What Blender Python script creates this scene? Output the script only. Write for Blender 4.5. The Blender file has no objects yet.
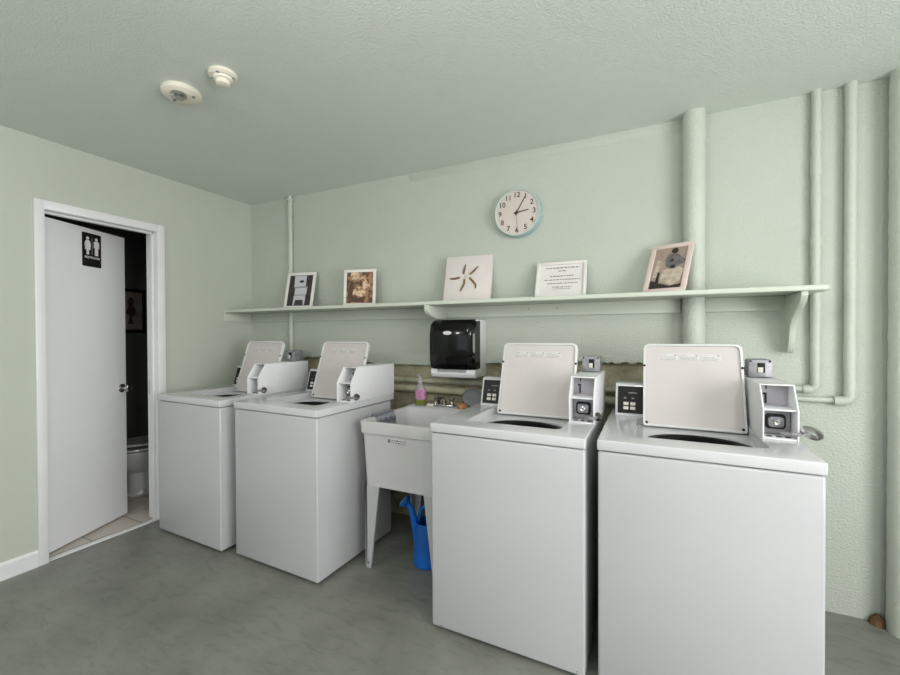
import bpy, bmesh, math, random
from mathutils import Vector, Matrix
random.seed(7)
S = bpy.context.scene
COL = S.collection
PI = math.pi

# ------------------------------------------------------------------ camera, world, lights, exposure
cam_d = bpy.data.cameras.new('camera'); cam = bpy.data.objects.new('camera', cam_d); COL.objects.link(cam)
cam_d.sensor_width = 36; cam_d.lens = 412.5 * 36 / 900; cam_d.clip_start = .05
Rm = Matrix(((9.01525308e-01, -5.22864529e-04, 4.32726063e-01), (4.32707259e-01, 1.04898729e-02, -9.01473455e-01), (-4.06789293e-03, 9.99944843e-01, 9.68313320e-03)))
cam.matrix_world = Matrix.Translation((3.29383, -2.63972, 1.384035)) @ Rm.to_4x4()
S.camera = cam
world = bpy.data.worlds.new('world'); S.world = world; world.use_nodes = True
world.node_tree.nodes['Background'].inputs[0].default_value = (.75, .85, 1, 1)
world.node_tree.nodes['Background'].inputs[1].default_value = 1.0
S.view_settings.view_transform = 'Standard'; S.view_settings.look = 'None'
S.view_settings.exposure = -0.09; S.view_settings.gamma = 1

def area(name, loc, rot, sx, sy, power, color):
    l = bpy.data.lights.new(name, 'AREA'); l.shape = 'RECTANGLE'; l.size = sx; l.size_y = sy; l.energy = power; l.color = color
    o = bpy.data.objects.new(name, l); COL.objects.link(o); o.location = loc; o.rotation_euler = rot
    return o
# daylight in the window of the right wall, in the doorway beyond it and in the window behind the camera
area('daylight_right_window', (5.56, -2.4, 1.45), (0, PI/2, 0), 1.7, 2.1, 96, (1, .99, .98))
area('daylight_front_window', (2.2, -4.76, 1.55), (PI/2, 0, 0), 2.6, 1.5, 6, (.98, .99, 1))
# ceiling lamps: one near the washers, two added behind the camera as fill
LAMPS = [(2.75, -2.1), (1.2, -3.6), (4.4, -3.6)]
LPOW = [13, 34, 40]
for (lx, ly), lp in zip(LAMPS, LPOW):
    l = bpy.data.lights.new('ceiling_lamp_light', 'POINT'); l.shadow_soft_size = .1; l.energy = lp; l.color = (1, .97, .94)
    o = bpy.data.objects.new('ceiling_lamp_light', l); COL.objects.link(o); o.location = (lx, ly, 2.33)

# ------------------------------------------------------------------ materials
def lin(c):
    c = c / 255
    return c / 12.92 if c <= .04045 else ((c + .055) / 1.055) ** 2.4
def rgb(r, g, b): return (lin(r), lin(g), lin(b), 1)
def mat(name, c, rough=.5, metal=0, c2=None, scale=5, bump=0, bscale=60, det=4, coat=0, trans=0, emit=0, spec=None, bdist=.003, lo=.35, hi=.65):
    m = bpy.data.materials.new(name); m.use_nodes = True; nt = m.node_tree; b = nt.nodes['Principled BSDF']
    b.inputs['Base Color'].default_value = rgb(*c); b.inputs['Roughness'].default_value = rough; b.inputs['Metallic'].default_value = metal
    b.inputs['Coat Weight'].default_value = coat; b.inputs['Transmission Weight'].default_value = trans
    if spec is not None: b.inputs['Specular IOR Level'].default_value = spec
    if emit: b.inputs['Emission Color'].default_value = rgb(*c); b.inputs['Emission Strength'].default_value = emit
    tc = nt.nodes.new('ShaderNodeTexCoord')
    def noise(sc, d=det):
        n = nt.nodes.new('ShaderNodeTexNoise'); n.inputs['Scale'].default_value = sc; n.inputs['Detail'].default_value = d
        nt.links.new(tc.outputs['Object'], n.inputs['Vector']); return n
    n = noise(scale); r = nt.nodes.new('ShaderNodeValToRGB')
    c2 = c2 or tuple(max(0, v - 4) for v in c)
    r.color_ramp.elements[0].position = lo; r.color_ramp.elements[1].position = hi
    r.color_ramp.elements[0].color = rgb(*c2); r.color_ramp.elements[1].color = rgb(*c)
    nt.links.new(n.outputs['Fac'], r.inputs['Fac']); nt.links.new(r.outputs['Color'], b.inputs['Base Color'])
    if bump:
        n2 = noise(bscale, 3); bp = nt.nodes.new('ShaderNodeBump'); bp.inputs['Strength'].default_value = bump; bp.inputs['Distance'].default_value = bdist
        nt.links.new(n2.outputs['Fac'], bp.inputs['Height']); nt.links.new(bp.outputs['Normal'], b.inputs['Normal'])
    return m
M = {}
M['wall'] = mat('sage_wall_paint', (191, 197, 186), .6, c2=(188, 194, 182), scale=1.6, bump=.3, bscale=80, bdist=.003)
M['wallrough'] = mat('sage_rough_plaster', (191, 197, 187), .55, c2=(187, 193, 182), scale=1.5, bump=.85, bscale=95, bdist=.006)
M['ceil'] = mat('sage_textured_ceiling', (218, 224, 217), .8, c2=(215, 221, 213), scale=1.2, bump=.45, bscale=110, bdist=.007)
M['pipe'] = mat('painted_pipe', (196, 202, 191), .5, bump=.7, bscale=80, bdist=.005)
M['shelf'] = mat('sage_shelf_paint', (202, 208, 195), .4, scale=3, c2=(198, 204, 191))
M['recess'] = mat('bare_tan_wall', (190, 184, 160), .8, c2=(150, 142, 116), scale=9, bump=.8, bscale=50, bdist=.01)
M['oldpipe'] = mat('old_tan_pipe', (206, 200, 178), .55, c2=(178, 172, 146), scale=12, bump=.4, bscale=40)
M['oldgreen'] = mat('old_green_pipe', (190, 192, 168), .55, c2=(160, 160, 132), scale=12, bump=.4, bscale=40)
M['white'] = mat('white_enamel', (190, 190, 192), .22, c2=(187, 187, 190), scale=2, coat=.3)
M['whitepaint'] = mat('white_trim_paint', (232, 232, 233), .35)
M['door'] = mat('white_door_paint', (240, 240, 241), .4, c2=(237, 237, 239), scale=1.2)
M['deck'] = mat('lit_white_enamel', (206, 206, 208), .2, c2=(203, 203, 206), scale=2, coat=.3)  # cabinet enamel lightened: light on the upper faces is in the colour
M['litwhite'] = mat('bright_lit_white', (228, 228, 230), .35)  # paler white paints in the light on coin box and dispenser sides
M['plateshade'] = mat('shade_grey_plate', (176, 172, 178), .45)  # grey stands in for shade inside the coin compartment
M['darkchrome'] = mat('dark_chrome', (120, 116, 112), .2, metal=1)  # chrome in a darker tone for the round locks
M['lidin'] = mat('warm_white_lid_liner', (206, 199, 198), .35)
M['rim'] = mat('white_lid_rim', (222, 222, 222), .25)
M['plast'] = mat('white_moulded_plastic', (204, 202, 203), .4, c2=(200, 198, 199), scale=6)
M['black'] = mat('black_gloss_plastic', (6, 6, 7), .1, spec=.35)
M['blackm'] = mat('black_matt_plastic', (12, 11, 11), .4, spec=.3)
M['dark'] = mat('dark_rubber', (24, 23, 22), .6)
M['steel'] = mat('tub_steel', (120, 118, 116), .35, metal=.8)
M['chrome'] = mat('chrome', (190, 188, 186), .16, metal=1)
M['zinc'] = mat('grey_zinc_plate', (172, 170, 174), .4, metal=.4, c2=(146, 143, 148), scale=18)
M['meter'] = mat('grey_meter_casting', (158, 158, 162), .45, metal=.5, c2=(132, 132, 138), scale=30)
M['ink'] = mat('grey_print', (120, 118, 120), .6)
M['inkl'] = mat('faint_grey_print', (168, 166, 168), .6)
M['inkd'] = mat('dark_print', (40, 38, 38), .6)
M['key'] = mat('white_button', (212, 208, 200), .4)
M['paper'] = mat('white_paper', (228, 224, 222), .6)
M['label'] = mat('pale_label', (214, 211, 210), .5)
M['frame'] = mat('white_frame_paint', (232, 228, 224), .4)
M['pink'] = mat('blush_white_frame_paint', (226, 208, 202), .45)
M['canvas'] = mat('white_canvas', (222, 214, 211), .7, bump=.2, bscale=300)
M['wood'] = mat('driftwood', (138, 110, 80), .7, c2=(92, 70, 48), scale=30)
M['photodark'] = mat('dark_photo_ground', (62, 54, 56), .5, c2=(44, 38, 42), scale=14)
M['photolight'] = mat('pale_photo_grey', (200, 198, 204), .5)
M['photomid'] = mat('mid_photo_grey', (150, 148, 154), .5)
M['sepia'] = mat('sepia_ground', (164, 122, 92), .5, c2=(88, 56, 38), scale=26, lo=.42, hi=.58)
M['sepiad'] = mat('sepia_dark', (82, 52, 36), .5)
M['sepial'] = mat('sepia_light', (226, 196, 162), .5, c2=(140, 100, 72), scale=34, lo=.38, hi=.55)
M['taupe'] = mat('taupe_photo', (176, 156, 144), .5, c2=(160, 138, 126), scale=14)
M['taupel'] = mat('taupe_photo_light', (208, 194, 176), .5, c2=(168, 152, 136), scale=26, lo=.36, hi=.6)
M['taupem'] = mat('taupe_photo_mid', (126, 120, 124), .5, c2=(92, 88, 92), scale=40)
M['taupek'] = mat('taupe_photo_black', (46, 40, 38), .5)
M['clockrim'] = mat('pale_green_clock_rim', (196, 210, 204), .3)
M['clockside'] = mat('pale_teal_clock_case', (164, 190, 196), .3)
M['clockface'] = mat('blush_clock_face', (212, 199, 193), .4)
M['conc'] = mat('grey_green_painted_concrete', (130, 131, 124), .38, c2=(112, 113, 107), scale=3.2, bump=.25, bscale=9, det=8, bdist=.01, lo=.3, hi=.62)
M['tile'] = mat('beige_bathroom_tile', (176, 164, 150), .4, c2=(150, 138, 124), scale=4)
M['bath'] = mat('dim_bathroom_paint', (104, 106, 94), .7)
M['porc'] = mat('toilet_porcelain', (206, 206, 206), .15, coat=.4)
M['blue'] = mat('blue_plastic', (24, 112, 206), .35, c2=(16, 92, 180), scale=6)
M['bluel'] = mat('pale_blue_plastic', (120, 172, 214), .4)
M['cloth'] = mat('grey_cloth', (136, 138, 146), .9)
M['clothd'] = mat('grey_cloth_stripe', (104, 105, 114), .9)
M['bottle'] = mat('clear_bottle_plastic', (226, 222, 224), .15, trans=.6)
M['purple'] = mat('purple_soap_label', (150, 84, 132), .4, c2=(206, 150, 186), scale=60)
M['green'] = mat('green_soap', (120, 128, 50), .3)
M['orange'] = mat('orange_scourer', (214, 160, 116), .8, c2=(176, 112, 72), scale=90, bump=.8, bscale=120)
M['greydish'] = mat('dark_grey_lid', (116, 120, 122), .4)
M['stain'] = mat('brown_stain', (116, 84, 58), .9, c2=(84, 62, 46), scale=40)
M['cream'] = mat('cream_plastic', (232, 226, 212), .5)
M['lampglass'] = mat('lamp_glass', (255, 240, 218), .5, emit=3)
M['hose'] = mat('grey_hose', (120, 116, 108), .5)
M['steelframe'] = mat('window_frame_paint', (225, 225, 225), .4)

def striped(m, a, b, scale, axis):
    nt = m.node_tree; bs = nt.nodes['Principled BSDF']
    w = nt.nodes.new('ShaderNodeTexWave'); w.bands_direction = axis; w.inputs['Scale'].default_value = scale; w.inputs['Distortion'].default_value = .6
    tc = nt.nodes.new('ShaderNodeTexCoord'); nt.links.new(tc.outputs['Object'], w.inputs['Vector'])
    r = nt.nodes.new('ShaderNodeValToRGB'); r.color_ramp.elements[0].color = rgb(*a); r.color_ramp.elements[1].color = rgb(*b)
    nt.links.new(w.outputs['Fac'], r.inputs['Fac']); nt.links.new(r.outputs['Color'], bs.inputs['Base Color'])
striped(M['cloth'], (96, 98, 108), (158, 160, 168), 22, 'X')
# bathroom tile joints
nt = M['tile'].node_tree; br = nt.nodes.new('ShaderNodeTexBrick'); br.offset = 0; br.inputs['Scale'].default_value = 1
br.inputs['Brick Width'].default_value = .3; br.inputs['Row Height'].default_value = .3; br.inputs['Mortar Size'].default_value = .006
br.inputs['Color1'].default_value = rgb(206, 200, 192); br.inputs['Color2'].default_value = rgb(194, 186, 178); br.inputs['Mortar'].default_value = rgb(150, 142, 132)
tc = nt.nodes.new('ShaderNodeTexCoord'); nt.links.new(tc.outputs['Object'], br.inputs['Vector']); nt.links.new(br.outputs['Color'], nt.nodes['Principled BSDF'].inputs['Base Color'])
# thin darker wear marks on the concrete
nt = M['conc'].node_tree; bs = nt.nodes['Principled BSDF']; base = bs.inputs['Base Color'].links[0].from_socket
tc = nt.nodes.new('ShaderNodeTexCoord'); mp = nt.nodes.new('ShaderNodeMapping'); mp.inputs['Scale'].default_value = (2.0, 6, 1); mp.inputs['Rotation'].default_value = (0, 0, .9)
n1 = nt.nodes.new('ShaderNodeTexNoise'); n1.inputs['Scale'].default_value = 4.2; n1.inputs['Detail'].default_value = 10; n1.inputs['Roughness'].default_value = .68; n1.inputs['Distortion'].default_value = .5
r1 = nt.nodes.new('ShaderNodeValToRGB'); r1.color_ramp.elements[0].position = .34; r1.color_ramp.elements[1].position = .5
r1.color_ramp.elements[0].color = (.72, .73, .72, 1); r1.color_ramp.elements[1].color = (1, 1, 1, 1)
mx = nt.nodes.new('ShaderNodeMix'); mx.data_type = 'RGBA'; mx.blend_type = 'MULTIPLY'; mx.inputs[0].default_value = .8
nt.links.new(tc.outputs['Object'], mp.inputs['Vector']); nt.links.new(mp.outputs['Vector'], n1.inputs['Vector']); nt.links.new(n1.outputs['Fac'], r1.inputs['Fac'])
nt.links.new(base, mx.inputs[6]); nt.links.new(r1.outputs['Color'], mx.inputs[7]); nt.links.new(mx.outputs[2], bs.inputs['Base Color'])

# ------------------------------------------------------------------ helpers
def empty(name, loc=(0, 0, 0), rz=0, label=None, cat=None, group=None, parent=None):
    o = bpy.data.objects.new(name, None); COL.objects.link(o); o.location = loc; o.rotation_euler = (0, 0, rz); o.empty_display_size = .05
    if parent: o.parent = parent
    return tag(o, label, cat, group)
def tag(o, label=None, cat=None, group=None, kind=None):
    for k, v in (('label', label), ('category', cat), ('group', group), ('kind', kind)):
        if v: o[k] = v
    return o
class MB:
    def __init__(s): s.bm = bmesh.new()
    def merge(s, t, mi=0, X=None):
        if X is not None: bmesh.ops.transform(t, matrix=X, verts=t.verts)
        for f in t.faces: f.material_index = mi
        me = bpy.data.meshes.new('t'); t.to_mesh(me); t.free(); s.bm.from_mesh(me); bpy.data.meshes.remove(me); return s
    def box(s, x0, x1, y0, y1, z0, z1, bev=0, seg=2, mi=0, X=None):
        t = bmesh.new(); bmesh.ops.create_cube(t, size=1)
        for v in t.verts: v.co = Vector(((x0+x1)/2 + v.co.x*(x1-x0), (y0+y1)/2 + v.co.y*(y1-y0), (z0+z1)/2 + v.co.z*(z1-z0)))
        if bev: bmesh.ops.bevel(t, geom=list(t.edges), offset=bev, segments=seg, affect='EDGES', profile=.5)
        return s.merge(t, mi, X)
    def prism(s, pts, d0, d1, axis='y', bev=0, seg=2, mi=0, X=None):
        # pts: 2D outline; axis y: (x,z); x: (y,z); z: (x,y)
        t = bmesh.new()
        def P(p, d): return {'y': (p[0], d, p[1]), 'x': (d, p[0], p[1]), 'z': (p[0], p[1], d)}[axis]
        a = [t.verts.new(P(p, d0)) for p in pts]; b = [t.verts.new(P(p, d1)) for p in pts]
        fa = t.faces.new(a); fb = t.faces.new(b[::-1]); n = len(pts)
        for i in range(n): t.faces.new((a[i], b[i], b[(i+1) % n], a[(i+1) % n]))
        bmesh.ops.recalc_face_normals(t, faces=t.faces)
        if bev:
            es = [e for e in t.edges if e in fa.edges or e in fb.edges] if len(pts) > 6 else list(t.edges)
            bmesh.ops.bevel(t, geom=es, offset=bev, segments=seg, affect='EDGES', profile=.5)
        return s.merge(t, mi, X)
    def lathe(s, prof, c=(0, 0, 0), axis='z', n=32, mi=0, X=None, sy=1):
        t = bmesh.new(); rings = []
        for r, h in prof:
            if r < 1e-6: rings.append([t.verts.new((0, 0, h))])
            else: rings.append([t.verts.new((r*math.cos(2*PI*k/n), sy*r*math.sin(2*PI*k/n), h)) for k in range(n)])
        for A, B in zip(rings, rings[1:]):
            for k in range(n):
                l = (k+1) % n
                if len(A) == 1 and len(B) == 1: continue
                if len(A) == 1: t.faces.new((A[0], B[k], B[l]))
                elif len(B) == 1: t.faces.new((A[k], B[0], A[l]))
                else: t.faces.new((A[k], B[k], B[l], A[l]))
        bmesh.ops.recalc_face_normals(t, faces=t.faces)
        R = {'z': Matrix(), 'y': Matrix.Rotation(PI/2, 4, 'X'), 'x': Matrix.Rotation(PI/2, 4, 'Y')}[axis]  # 'y': axis points to -y
        T = Matrix.Translation(c) @ R
        return s.merge(t, mi, X @ T if X is not None else T)
    def tube(s, pts, r, n=12, mi=0, X=None, cap=True, fillet=0):
        pts = [Vector(p) for p in pts]
        if fillet:
            q = [pts[0]]
            for a, b, c in zip(pts, pts[1:], pts[2:]):
                u = (a-b).normalized(); w = (c-b).normalized(); f = min(fillet, (a-b).length*.45, (c-b).length*.45)
                for k in range(7):
                    tt = k/6; q.append((1-tt)**2*(b+u*f) + 2*tt*(1-tt)*b + tt**2*(b+w*f))
            q.append(pts[-1]); pts = q
        rs = r if isinstance(r, (list, tuple)) else [r]*len(pts)
        t = bmesh.new(); rings = []; up = None
        for i, p in enumerate(pts):
            d = (pts[min(i+1, len(pts)-1)] - pts[max(i-1, 0)]).normalized()
            if up is None: up = d.orthogonal().normalized()
            up = (up - d*up.dot(d)); up = up.normalized() if up.length > 1e-5 else d.orthogonal().normalized()
            v = d.cross(up)
            rings.append([t.verts.new(p + (up*math.cos(2*PI*k/n) + v*math.sin(2*PI*k/n))*rs[i]) for k in range(n)])
        for A, B in zip(rings, rings[1:]):
            for k in range(n): t.faces.new((A[k], A[(k+1) % n], B[(k+1) % n], B[k]))
        if cap: t.faces.new(rings[0][::-1]); t.faces.new(rings[-1])
        bmesh.ops.recalc_face_normals(t, faces=t.faces)
        return s.merge(t, mi, X)
    def mesh(s, me, X=None, mi=0):
        t = bmesh.new(); t.from_mesh(me); return s.merge(t, mi, X)
    def build(s, name, mats, parent=None, smooth=35, label=None, kind=None, loc=None, X=None):
        if X is not None: bmesh.ops.transform(s.bm, matrix=X, verts=s.bm.verts)
        me = bpy.data.meshes.new(name); s.bm.to_mesh(me); s.bm.free()
        for m in (mats if isinstance(mats, (list, tuple)) else [mats]): me.materials.append(M[m] if isinstance(m, str) else m)
        if smooth:
            for p in me.polygons: p.use_smooth = True
            me.set_sharp_from_angle(angle=math.radians(smooth))
        o = bpy.data.objects.new(name, me); COL.objects.link(o)
        if parent: o.parent = parent
        if loc: o.location = loc
        return tag(o, label, None, None, kind)
def rrect(x0, x1, z0, z1, r, n=5):
    rs = r if isinstance(r, (list, tuple)) else [r]*4      # bl, br, tr, tl
    out = []
    for (cx, cz, a0, q) in ((x0+rs[0], z0+rs[0], PI, rs[0]), (x1-rs[1], z0+rs[1], 1.5*PI, rs[1]), (x1-rs[2], z1-rs[2], 0, rs[2]), (x0+rs[3], z1-rs[3], .5*PI, rs[3])):
        for k in range(n+1):
            a = a0 + k/n*PI/2; out.append((cx+q*math.cos(a), cz+q*math.sin(a)))
    return out
def circ(cx, cz, r, n=24, sy=1): return [(cx+r*math.cos(2*PI*k/n), cz+sy*r*math.sin(2*PI*k/n)) for k in range(n)]
def cut(o, mb):
    c = mb.build('cutter', 'white'); c.parent = o.parent
    md = o.modifiers.new('b', 'BOOLEAN'); md.operation = 'DIFFERENCE'; md.object = c; md.solver = 'EXACT'
    bpy.context.view_layer.update()
    dg = bpy.context.evaluated_depsgraph_get(); me = bpy.data.meshes.new_from_object(o.evaluated_get(dg))
    o.modifiers.clear(); old = o.data; o.data = me; me.name = o.name; bpy.data.objects.remove(c)
    me.set_sharp_from_angle(angle=math.radians(35))
def text_mesh(txt, size, ext=.0004, align='CENTER'):
    cu = bpy.data.curves.new('t', 'FONT'); cu.offset = size*.012; cu.body = txt; cu.size = size; cu.extrude = ext; cu.align_x = align; cu.align_y = 'CENTER'; cu.resolution_u = 3
    o = bpy.data.objects.new('t', cu); COL.objects.link(o); bpy.context.view_layer.update()
    me = bpy.data.meshes.new_from_object(o.evaluated_get(bpy.context.evaluated_depsgraph_get())); bpy.data.objects.remove(o); return me
STAND = Matrix.Rotation(PI/2, 4, 'X')          # text in the xy plane -> stands in xz facing -y
def copy_tree(o, parent=None):
    c = o.copy(); COL.objects.link(c)
    if parent: c.parent = parent
    for ch in list(o.children): copy_tree(ch, c)
    return c
def scribble(mb, x0, x1, z, h, y0, y1, rnd, mi=0, dens=1.0, X=None):
    x = x0
    while x < x1:
        w = rnd.uniform(.6, 3.2)*h
        if x+w > x1: w = x1-x
        mb.box(x, x+w, y0, y1, z-h*rnd.uniform(.35, .5), z+h*rnd.uniform(.3, .5), mi=mi, X=X)
        x += w + h*rnd.uniform(.35, 1.0)/dens
def struct(o): o['kind'] = 'structure'; return o

# ------------------------------------------------------------------ room shell
H = 2.57; XR = 5.6; YF = -4.8
b = MB(); b.box(-.07, XR+.1, YF-.1, .14, -.06, 0); struct(b.build('floor', 'conc', smooth=0))
b = MB(); b.box(-.12, XR+.1, YF-.1, .14, H, H+.08); struct(b.build('ceiling', 'ceil', smooth=0))
# back wall: plaster with a broken lower edge over a bare recess
XA, XB = .455, 3.76
pts = [(-.12, 0), (XA, 0)]
x = XA; z0 = 1.192
pts.append((XA, z0))
while x < XB-.02:
    x += random.uniform(.008, .03)
    if x >= XB-.02: break
    base = 1.19 if x < 1.3 else (1.165 if x < 2.2 else 1.2)
    base = 1.19 - .035*min(1, max(0, (x-1.1)/.3)) if x < 1.9 else 1.155 + .05*min(1, (x-1.9)/.8)
    amp = .002 if x < 1.6 else (.003 if x < 2.4 else .008)
    pts.append((x, base + random.uniform(-amp, amp)))
pts += [(XB, 1.2), (XB, 0), (XR, 0), (XR, H), (-.12, H)]
b = MB(); b.prism(pts, 0, .14, 'y')
b.box(XA-.02, XB+.02, .045, .139, 0, 1.23, mi=1)
struct(b.build('wall_back', ['wallrough', 'recess'], smooth=0))
# shallow plaster band under the ceiling
b = MB(); b.box(1.7, 3.46, -.0025, .002, H-.06, H, bev=.001)
struct(b.build('trim_1', 'wallrough'))
# left wall with door opening
y0, y1, zt = -1.447, -.815, 2.145
b = MB(); b.prism([(YF, 0), (y0-.012, 0), (y0-.012, zt+.012), (y1+.012, zt+.012), (y1+.012, 0), (0.0, 0), (0.0, H), (YF, H)], -.12, 0, 'x')
struct(b.build('wall_left', 'wall', smooth=0))
# right wall with window opening, front wall with window opening
b = MB()
b.box(XR, XR+.1, YF, .14, 0, .55); b.box(XR, XR+.1, YF, .14, 2.35, H); b.box(XR, XR+.1, YF, -3.45, .55, 2.35); b.box(XR, XR+.1, -1.25, .14, .55, 2.35)
struct(b.build('wall_right', 'wall', smooth=0))
b = MB()
b.box(-.12, XR+.1, YF-.1, YF, 0, .75); b.box(-.12, XR+.1, YF-.1, YF, 2.35, H); b.box(-.12, .85, YF-.1, YF, .75, 2.35); b.box(3.55, XR+.1, YF-.1, YF, .75, 2.35)
struct(b.build('wall_front', 'wall', smooth=0))
def window(name, X, w, h):
    r = empty(name); r['kind'] = 'structure'; r.matrix_world = X
    f = MB(); t = .05
    for q in ((-w/2, w/2, 0, t), (-w/2, w/2, h-t, h), (-w/2, -w/2+t, 0, h), (w/2-t, w/2, 0, h), (-.02, .02, 0, h)): f.box(q[0], q[1], -.03, .03, q[2], q[3], bev=.004)
    f.build('window_frame', 'steelframe', r)
window('window_1', Matrix.Translation((XR+.06, -2.35, .55)) @ Matrix.Rotation(PI/2, 4, 'Z'), 2.2, 1.8)
window('window_2', Matrix.Translation((2.2, YF-.06, .75)), 2.7, 1.6)
# baseboard left of the door
b = MB(); b.prism([(0, 0), (.014, 0), (.014, .085), (.009, .1), (0, .1)], YF, -1.4955, 'y'); struct(b.build('baseboard_left', 'whitepaint', smooth=0))

# door set: casing, jamb, slab, knob
dr = empty('door_1'); dr['kind'] = 'structure'
b = MB()
cz = 2.2
for (ya, yb) in ((-1.495, y0), (y1, -.762)):
    b.box(0, .016, ya, yb, 0, cz if ya < -1 else cz, bev=.004)
b.box(0, .0158, -1.494, -.763, zt, cz, bev=.004)
b.build('door_casing', 'whitepaint', dr)
b = MB()
b.box(-.125, .001, y0-.01, y0, 0, zt+.01); b.box(-.125, .001, y1, y1+.01, 0, zt+.01); b.box(-.125, .001, y0, y1, zt, zt+.01)
b.box(-.07, -.035, y1-.012, y1, 0, zt, bev=.002); b.box(-.07, -.035, y0, y0+.012, 0, zt, bev=.002); b.box(-.07, -.035, y0, y1, zt-.012, zt, bev=.002)
b.build('door_jamb', 'whitepaint', dr)
b = MB(); b.box(-.108, -.104, y1-.003, y1+.0005, .93, 1.05, bev=.001); b.build('strike_plate', 'zinc', dr)
ang = math.radians(22); DX = Matrix.Translation((-.086, y0+.004, 0)) @ Matrix.Rotation(ang, 4, 'Z')   # slab local: +y along the slab, x<=0 thickness
sl = MB(); sl.box(-.036, 0, .002, .625, .012, 2.125, bev=.002); slab = sl.build('door_slab', 'door', dr, X=DX)
kx = .585; kz = .98
kb = MB()
kb.lathe([(0, 0), (.032, 0), (.032, .004), (.026, .009), (.012, .011), (.011, .032), (.02, .036), (.028, .046), (.029, .056), (.024, .066), (0, .069)], (0, 0, 0), 'x', 24, X=DX @ Matrix.Translation((.0, kx, kz)))
kn = kb.build('door_knob', 'chrome', slab)
for hz in (.25, 1.08, 1.9):
    h = MB(); h.tube([(-.118, y0+.004, hz-.045), (-.118, y0+.004, hz+.045)], .006, 8); h.build('hinge', 'zinc', dr)
# threshold
b = MB(); b.box(-.05, -.002, y0, y1, 0, .006, bev=.002); struct(b.build('trim_2', 'whitepaint'))

# bathroom beyond
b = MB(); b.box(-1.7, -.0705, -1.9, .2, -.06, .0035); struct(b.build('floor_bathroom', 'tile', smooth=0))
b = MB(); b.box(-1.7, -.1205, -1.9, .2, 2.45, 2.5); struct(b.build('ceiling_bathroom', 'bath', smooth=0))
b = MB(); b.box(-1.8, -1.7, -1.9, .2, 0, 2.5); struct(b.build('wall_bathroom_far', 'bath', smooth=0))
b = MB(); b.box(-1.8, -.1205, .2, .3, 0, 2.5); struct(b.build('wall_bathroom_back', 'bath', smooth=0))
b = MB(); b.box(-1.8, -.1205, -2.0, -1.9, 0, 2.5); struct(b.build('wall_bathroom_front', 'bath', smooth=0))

# ------------------------------------------------------------------ restroom sign on the door (slab plane)
def slabX(y, z): return DX @ Matrix.Translation((.0004, y, z)) @ Matrix.Rotation(PI/2, 4, 'Z') @ STAND   # xy plane -> slab face, facing +x
sg = empty('restroom_sign', DX @ Vector((.0, .245, 1.84)), 0, 'small black restroom sign with white woman and man figures on the white door', 'sign')
sX = sg.matrix_world.inverted()
bpy.context.view_layer.update(); sX = sg.matrix_world.inverted()
SW, SH = .14, .232
cx, cz_ = .352, 1.976
b = MB(); b.prism(rrect(-SW/2, SW/2, -SH/2, SH/2, .008), 0, .004, 'z', mi=0); b.build('sign_board', 'blackm', sg, X=sX @ slabX(cx, cz_))
def person(skirt, ox):
    m = MB()
    m.prism(circ(ox, .079, .0105, 16), .0042, .0056, 'z')
    if skirt: P = [(-.010, .066), (.010, .066), (.02, .052), (.023, .022), (.017, .022), (.014, .044), (.021, .0), (.009, .0), (.009, -.034), (-.009, -.034), (-.009, .0), (-.021, .0), (-.014, .044), (-.017, .022), (-.023, .022), (-.02, .052)]
    else: P = [(-.014, .066), (.014, .066), (.02, .06), (.02, .018), (.0135, .018), (.0125, .045), (.0125, -.034), (-.0125, -.034), (-.0125, .045), (-.0135, .018), (-.02, .018), (-.02, .06)]
    m.prism([(ox+p[0], p[1]) for p in P], .0042, .0056, 'z'); return m
person(True, -.033).build('woman_figure', 'paper', sg, X=sX @ slabX(cx, cz_), smooth=0)
person(False, .033).build('man_figure', 'paper', sg, X=sX @ slabX(cx, cz_), smooth=0)
b = MB(); b.box(-.0025, .0025, -.03, .088, .0042, .0054); b.build('divider', 'ink', sg, X=sX @ slabX(cx, cz_), smooth=0)
b = MB(); b.mesh(text_mesh('RESTROOM', .0215), Matrix.Translation((0, -.053, .005))); b.build('sign_lettering', 'paper', sg, X=sX @ slabX(cx, cz_), smooth=0)

# picture on the bathroom wall and toilet
p = empty('framed_picture', (-1.69, -.14, 1.64), 0, 'dark framed picture of a small figure hanging in the dim restroom', 'picture')
b = MB()
for q in ((-.14, .14, .2, .235), (-.14, .14, -.235, -.2), (-.14, -.11, -.2, .2), (.11, .14, -.2, .2)): b.box(-.008, .014, q[0], q[1], q[2], q[3], bev=.003)
b.build('frame', 'blackm', p)
b = MB(); b.box(-.008, .002, -.11, .11, -.2, .2); pp = b.build('print', 'taupe', p)
b = MB(); b.prism([(-.03, -.14), (.03, -.14), (.01, -.06), (.05, -.04), (.045, .02), (.02, .06), (.03, .12), (0, .15), (-.03, .11), (-.02, .05), (-.05, -.02), (-.01, -.06)], .002, .0035, 'x'); b.build('printed_figure', 'sepiad', pp, smooth=0)

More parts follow.
